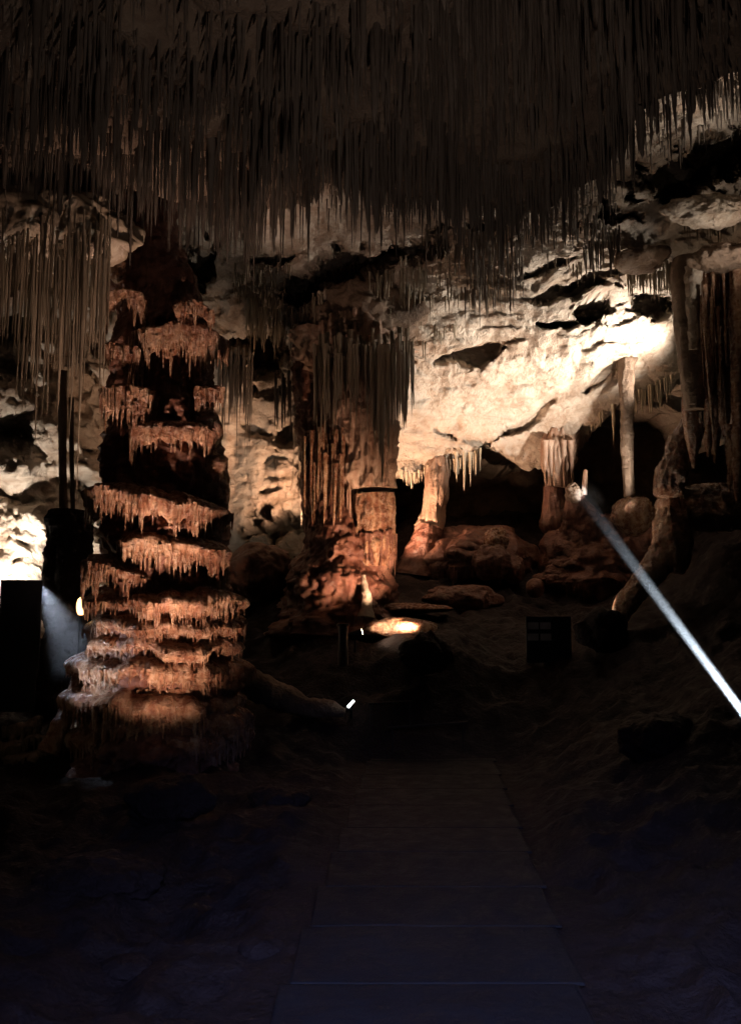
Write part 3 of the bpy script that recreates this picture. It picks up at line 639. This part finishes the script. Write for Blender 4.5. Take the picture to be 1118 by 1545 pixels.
for i, (px, t, b, r, Y) in enumerate([(1068,400,690,9,8.8),(1092,390,660,14,9.0),(1112,400,760,12,8.6),(1078,520,700,12,9.1),(1100,640,745,7,8.7)]):
    solid([(px,t,r,Y),(px+1,(t+b)/2,r*.8,Y),(px,b-20,r*.5,Y),(px,b,1.2,Y)], seg=40, flute=.12, ns=(4, .18), seed=70+i).build('hanging_pillar', M_FLOW)
    o = COL.objects[-1] if False else [x for x in COL.objects if x.name.startswith('hanging_pillar')][-1]
    tag(o, ['slender dark brown hanging pillar closest beside the angular one', 'broad brown hanging pillar in the side wall recess', 'long brown hanging pillar at the very edge of the view', 'thick brown hanging pillar half hidden behind the angular one', 'short thin hanging pillar over the brown bank'][i], 'stalactite')
bt = thing('flowstone_buttress', V(960, 930, 9.6), 'slanting brown flowstone buttress that runs down to the dark floor', 'flowstone')
solid([(1045,640,18,9.4),(1028,680,22,9.4),(1014,715,24,9.3),(1004,745,20,9.3),(1004,752,12,9.3)], seg=72, flute=.09, ns=(4, .16), seed=81).build('upper_drapery', M_FLOW, bt)
solid([(1024,740,22,9.5),(1014,790,24,9.45),(1012,830,25,9.4),(1000,858,26,9.4)], seg=72, flute=.12, ns=(4, .16), seed=82).build('middle_drapery', M_FLOW, bt)
solid([(1010,830,22,9.4),(985,862,20,9.35),(965,885,18,9.3),(948,905,17,9.2),(938,925,14,9.2),(932,945,8,9.2)], seg=72, flute=.07, ns=(4, .14), seed=83).build('toe', M_FLOW, bt)
lump('flowstone_bank', at(1100, 765, 9.6), (.75, .5, .28), M_FLOW, 'low brown bank of flowstone under the hanging pillars', 'flowstone', (3, .18), 84, flute=.04)
lump('roof_ledge', at(1075, 318, 8.2), (.42, .3, .14), M_PALE, 'pale dripping ledge high on the side wall over the angular pillar', 'rock', (4, .25), 85, flute=.04)
lump('roof_ledge', at(1095, 392, 8.6), (.4, .3, .12), M_WALL, 'brown ragged ledge behind the head of the angular pillar', 'rock', (4, .25), 86, flute=.05)
lump('roof_ledge', at(965, 392, 9.2), (.32, .3, .11), M_WALL, 'dark dripping ledge between the pale roof and the angular pillar', 'rock', (4, .25), 87, flute=.05)

# --- bank behind: drip fringe, knobbly stalagmites, glossy stones
bk = thing('flowstone_mound', V(700, 890, 12.0), 'dark red rounded flowstone mound with a dripping hem under the roof lip', 'flowstone')
lump('mound', at(720, 845, 12.8), (1.0, .8, .55), M_RED, None, None, (2.4, .14), 91, flute=.02, parent=bk)
ledge(0, 12.5, 642, 800, 852, 862, 26, 600, segs=420, inner=.5).build('drip_hem', M_RED, bk)
for i, (xl, xr, y, dr) in enumerate([(655, 790, 826, 12), (648, 800, 840, 16)]):
    ledge(0, 12.5, xl, xr, y, y + 6, dr, 620 + i * 7, segs=300, inner=.5, teeth=.5).build('drip_hem', M_RED, bk)
kn = thing('knobbly_stalagmite', V(748, 890, 12.0), 'knobbly reddish stalagmite of stacked lumps on the red mound', 'stalagmite')
lump('top_lump', at(748, 815, 11.9), (.19, .18, .2), M_FLOW, None, None, (8, .22), 92, parent=kn)
lump('middle_lump', at(745, 850, 11.8), (.28, .24, .26), M_RED, None, None, (6, .2), 93, parent=kn)
lump('side_lump', at(775, 858, 11.8), (.16, .16, .2), M_RED, None, None, (6, .2), 94, parent=kn)
lump('rounded_rock', at(690, 905, 11.3), (.5, .3, .2), M_RED, 'low red rock on the bank below the short column', 'rock', (4, .2), 194)
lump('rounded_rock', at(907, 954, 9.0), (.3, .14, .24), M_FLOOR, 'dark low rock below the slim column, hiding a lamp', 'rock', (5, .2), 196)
lump('round_stone', at(807, 887, 11.4), (.13, .13, .14), M_RED, 'glossy round red stone above the black sign', 'stone', (5, .1), 95)
lump('rounded_rock', at(845, 875, 11.8), (.3, .25, .16), M_RED, 'lumpy red rock beside the glossy round stone', 'rock', (5, .2), 96)
fm = thing('flowstone_mound', V(920, 890, 12.2), 'wide red flowstone slope below the slim column', 'flowstone')
lump('mound', at(930, 862, 12.2), (1.1, .9, .86), M_RED, None, None, (2.2, .14), 97, flute=.02, parent=fm)
for i, (xl, xr, y, dr) in enumerate([(850, 985, 812, 10), (830, 1000, 832, 14), (820, 1010, 856, 16), (815, 1015, 878, 20)]):
    ledge(0, 12.0 + .1 * (3 - i), xl, xr, y, y + 4, dr, 640 + i * 7, segs=340, inner=.5, teeth=.5).build('drip_hem', M_RED, fm)
lump('wet_ledge', at(604, 946, 9.55), (.4, .2, .1), M_FLOW, 'wet orange ledge lit by the small bright lamp', 'rock', (3, .2), 98)
lump('wet_ledge', at(625, 918, 10.6), (.55, .3, .07), M_FLOW, 'flat glistening brown slab above the lamplit ledge', 'rock', (4, .2), 99)
solid([(548,868,3,10.1),(551,890,5,10.0),(554,912,9,9.95),(552,935,12,9.9)], seg=40, flute=.1, ns=(6, .2), seed=100).build('drip_cone', M_PALE)
tag(bpy.data.objects['drip_cone'], 'small whitish drip cone at the foot of the fluted column', 'stalagmite')
lump('rounded_rock', at(385, 870, 11.2), (.55, .5, .4), M_RED, 'smooth red rock slope between the tiered and the fluted column', 'rock', (2.4, .16), 101)
# ridge that runs from the tiered column to the small white marker
solid([(350,1015,18,8.2),(390,1036,20,8.3),(420,1052,18,8.4),(460,1066,14,8.4),(500,1070,13,8.4),(522,1076,6,8.4)], seg=60, flute=.05, ns=(5, .18), seed=103).build('flowstone_ridge', M_WALL)
tag(bpy.data.objects['flowstone_ridge'], 'pale low flowstone ridge running from the tiered column to the small white light', 'flowstone')
# ragged pale drapery on the slope under the shield
fd = thing('flowstone_drapery', V(45, 1150, 7.8), 'ragged pale drapery low on the slope under the dark shield', 'flowstone')
for i, (xl, xr, y, dr) in enumerate([(8, 62, 1098, 40), (30, 92, 1118, 44), (-20, 40, 1128, 40), (10, 80, 1142, 30)]):
    ledge(0, 7.9 - .08 * i, xl, xr, y, y - 6, dr, 700 + i * 9, segs=200, inner=.5).build('drip_shelf', M_WALL, fd)
lump('core', at(36, 1145, 8.05), (.36, .26, .26), M_FLOOR, None, None, (4, .2), 104, parent=fd)
solid([(124,1000,8,7.7),(112,1050,10,7.7),(92,1095,13,7.6),(72,1140,15,7.5)], seg=48, flute=.08, ns=(5, .16), seed=105).build('flowstone_ridge', M_FLOW)
tag(bpy.data.objects['flowstone_ridge.001'], 'narrow tan ridge slanting down beside the foot of the tiered column', 'flowstone')
# stones and low humps near the visitor
lump('rock', at(256, 1208, 5.8), (.3, .14, .165), M_FLOOR, 'low brown knob of rock hiding the lamps at the foot of the tiered column', 'rock', (6, .2), 113)
for i, (px, py, Y, r, lab) in enumerate([(150,1350,4.8,(.34,.26,.12),'broad flat grey hump on the dark floor near the visitor'), (195,1445,3.9,(.12,.1,.05),'small pale stone lying next to the broad flat hump'), (395,1450,3.9,(.1,.09,.05),'small bluish stone close beside the walkway'),
(995,1180,6.3,(.3,.25,.18),'dark lump of rock on the bank beyond the walkway'), (420,1200,6.2,(.25,.2,.1),'low dark stone between walkway and tiered column')]):
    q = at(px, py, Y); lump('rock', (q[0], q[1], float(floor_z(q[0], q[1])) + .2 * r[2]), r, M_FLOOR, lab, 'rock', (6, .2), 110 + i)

# ------------------------------------------------------------------ man-made things
sh = thing('lamp_shield', V(31, 1000, 8.0), 'black upright metal shield in front of the bright flood', 'lamp shield')
a = at(3, 875, 8.0); b = at(59, 1010, 8.0)
MB().box(((a[0] + b[0]) / 2, 8.0, (a[2] + b[2]) / 2), (b[0] - a[0], .02, a[2] - b[2])).build('plate', M_BLACK, sh, False)
MB().box(((a[0] + b[0]) / 2, 8.012, b[2] - .2), (b[0] - a[0] - .06, .03, .42)).build('stand', M_BLACK, sh, False)

gl = thing('oval_glow', V(123, 930, 8.0), 'small oval glow added for the bright spot in the gap between the black pillar and the tiered column', 'lamp')  # emitting oval and stem put in for the bright spot in this gap
p = at(123, 915, 8.0); MB().grid(ring_tube(stk([p[0] + 0 * np.linspace(-1, 1, 9), p[1] + 0 * np.linspace(-1, 1, 9), p[2] + .1 * np.linspace(-1, 1, 9)], -1), .045 * np.sqrt(np.maximum(.001, 1 - np.linspace(-1, 1, 9) ** 2)), 14), True).build('glow_body', M_GLOWO, gl)
MB().tube([p + [0, 0, -.5], p + [0, 0, -.1], p + [0, 0, -.085]], [.02, .02, .035], 10).build('stem', M_BLACK, gl)

sg = thing('sign_stand', V(827, 1020, 9.2), 'black sign stand with four small grey panels beside the far end of the walkway', 'sign')
a = at(793, 930, 9.2); b = at(862, 1000, 9.2)
MB().box(((a[0] + b[0]) / 2, 9.2, (a[2] + b[2]) / 2), (b[0] - a[0], .04, a[2] - b[2])).build('board', M_SIGN, sg, False)
for x0, y0 in ((796, 939), (814.5, 939), (796, 956), (815, 956)):
    p = at(x0, y0, 9.17); q = at(x0 + 16.5, y0 + 10.5, 9.17)
    MB().box(((p[0] + q[0]) / 2, 9.176, (p[2] + q[2]) / 2), (q[0] - p[0], .006, p[2] - q[2])).build('panel', M_PANEL, sg, False)
for px in (803, 852):
    p = at(px, 1000, 9.2); MB().box((p[0], 9.2, p[2] - .3), (.05, .05, .6)).build('post', M_SIGN, sg, False)

po = thing('lamp_post', V(518, 1040, 9.1), 'short black post standing beside the small bright lamp', 'post')
p0 = at(518, 945, 9.1); MB().tube([p0 + [0, 0, -1.0], p0 + [0, 0, -.9], p0 + [0, 0, -.02], p0], [.07, .06, .055, .05], 14).build('shaft', M_BLACK, po)
MB().tube([p0, p0 + [0, 0, .03]], [.075, .07], 14).build('cap', M_BLACK, po)
ml = thing('marker_light', V(530, 1068, 8.3), 'tiny slanted white marker light at the end of the pale ridge', 'lamp')
MB().tube([at(525, 1067, 8.3), at(534, 1057, 8.3)], [.014, .012], 8).build('tube_light', M_LENSC, ml)
MB().tube([at(522, 1068, 8.3), at(530, 1072, 8.33), at(530, 1084, 8.35)], [.012, .016, .016], 8).build('holder', M_BLACK, ml)
for i, (q0, q1, lab) in enumerate([((556,1062,8.3),(622,1058,8.4),'thin dull metal kerb rail beyond the end of the walkway'), ((585,1098,8.12),(705,1090,8.2),'second thin kerb rail, closer to the end of the walkway')]):
    t = thing('kerb_rail', V(*q0), lab, 'rail'); a, b = at(*q0), at(*q1)
    MB().tube([a, b], [.013, .013], 8).build('bar', M_STEEL, t)
    for k in (.06, .94):
        p = a + (b - a) * k; z = min(float(floor_z(p[0], p[1])) - .02, p[2] - .1); MB().tube([p, np.array([p[0], p[1], z])], [.01, .01], 8).build('post', M_STEEL, t)

# ------------------------------------------------------------------ torch and the beams seen in the dusty air
def beam(apex, end, r0, r1, mat, label, name='light_beam'):
    a, b = np.asarray(apex, float), np.asarray(end, float)
    k = np.linspace(0, 1, 12)[:, None]; o = MB().tube(a + (b - a) * k, (r0 + (r1 - r0) * k[:, 0]), 24).build(name, mat)
    return tag(o, label, kind='stuff')
src = V(1330, 1359, 2.6); dst = V(876, 744, 11.5)
to = thing('torch', src, 'bright torch on a short stand, aimed along the beam at the pale stump', 'torch')
d = (dst - src).normalized()
MB().tube([src - d * .2, src - d * .19, src - d * .06, src - d * .03, src], [.016, .02, .02, .034, .036], 16).build('barrel', M_BLACK, to)
MB().tube([src, src + d * .003], [.032, .031], 16).build('lens', M_LENSC, to)
MB().tube([src - d * .12, src - d * .12 + Vector((0, 0, -.5))], [.012, .016], 10).build('stand', M_BLACK, to)
s = spot('torch_light', src + d * .01, dst, (0.75, 0.87, 1.0), 400000, 1.35, .8, .01); s.parent = to; s.matrix_parent_inverse = to.matrix_basis.inverted()
beam(src + d * .02, src + (dst - src) * .985, .016, .25, air('dusty_air', (1, 1, 1), 2.3, src, d, .016, .026, 1.55), 'narrow bluish white torch beam slanting through dusty air to the pale stump')
a0 = V(58, 876, 8.2); b0 = V(122, 1000, 7.75)
d0 = (b0 - a0).normalized()
s = spot('shield_gap_light', a0, b0, (0.7, 0.8, 1.0), 110, 34, .8, .02)
beam(a0 + d0 * .03, b0, .06, .34, air('dusty_air_thin', (1, 1, 1), .7, a0, d0, .05, .36, 1.5), 'faint bluish shaft of light falling from the dark shield')

# ------------------------------------------------------------------ the uncounted rest of the stalactites
mats = []; mb = MB(); idx = []
for nm, (mat, b) in REST.items():
    k = len(mats); mats.append(mat); v = np.concatenate(b.v); f = np.concatenate(b.f); mb.add(v, f); idx.append(np.full(len(f), k))
o = mb.build('stalactites', mats); o.data.polygons.foreach_set('material_index', np.concatenate(idx).astype(np.int32))
tag(o, 'countless thin stalactites and straws crowding the roof between the larger ones', 'stalactites', kind='stuff')
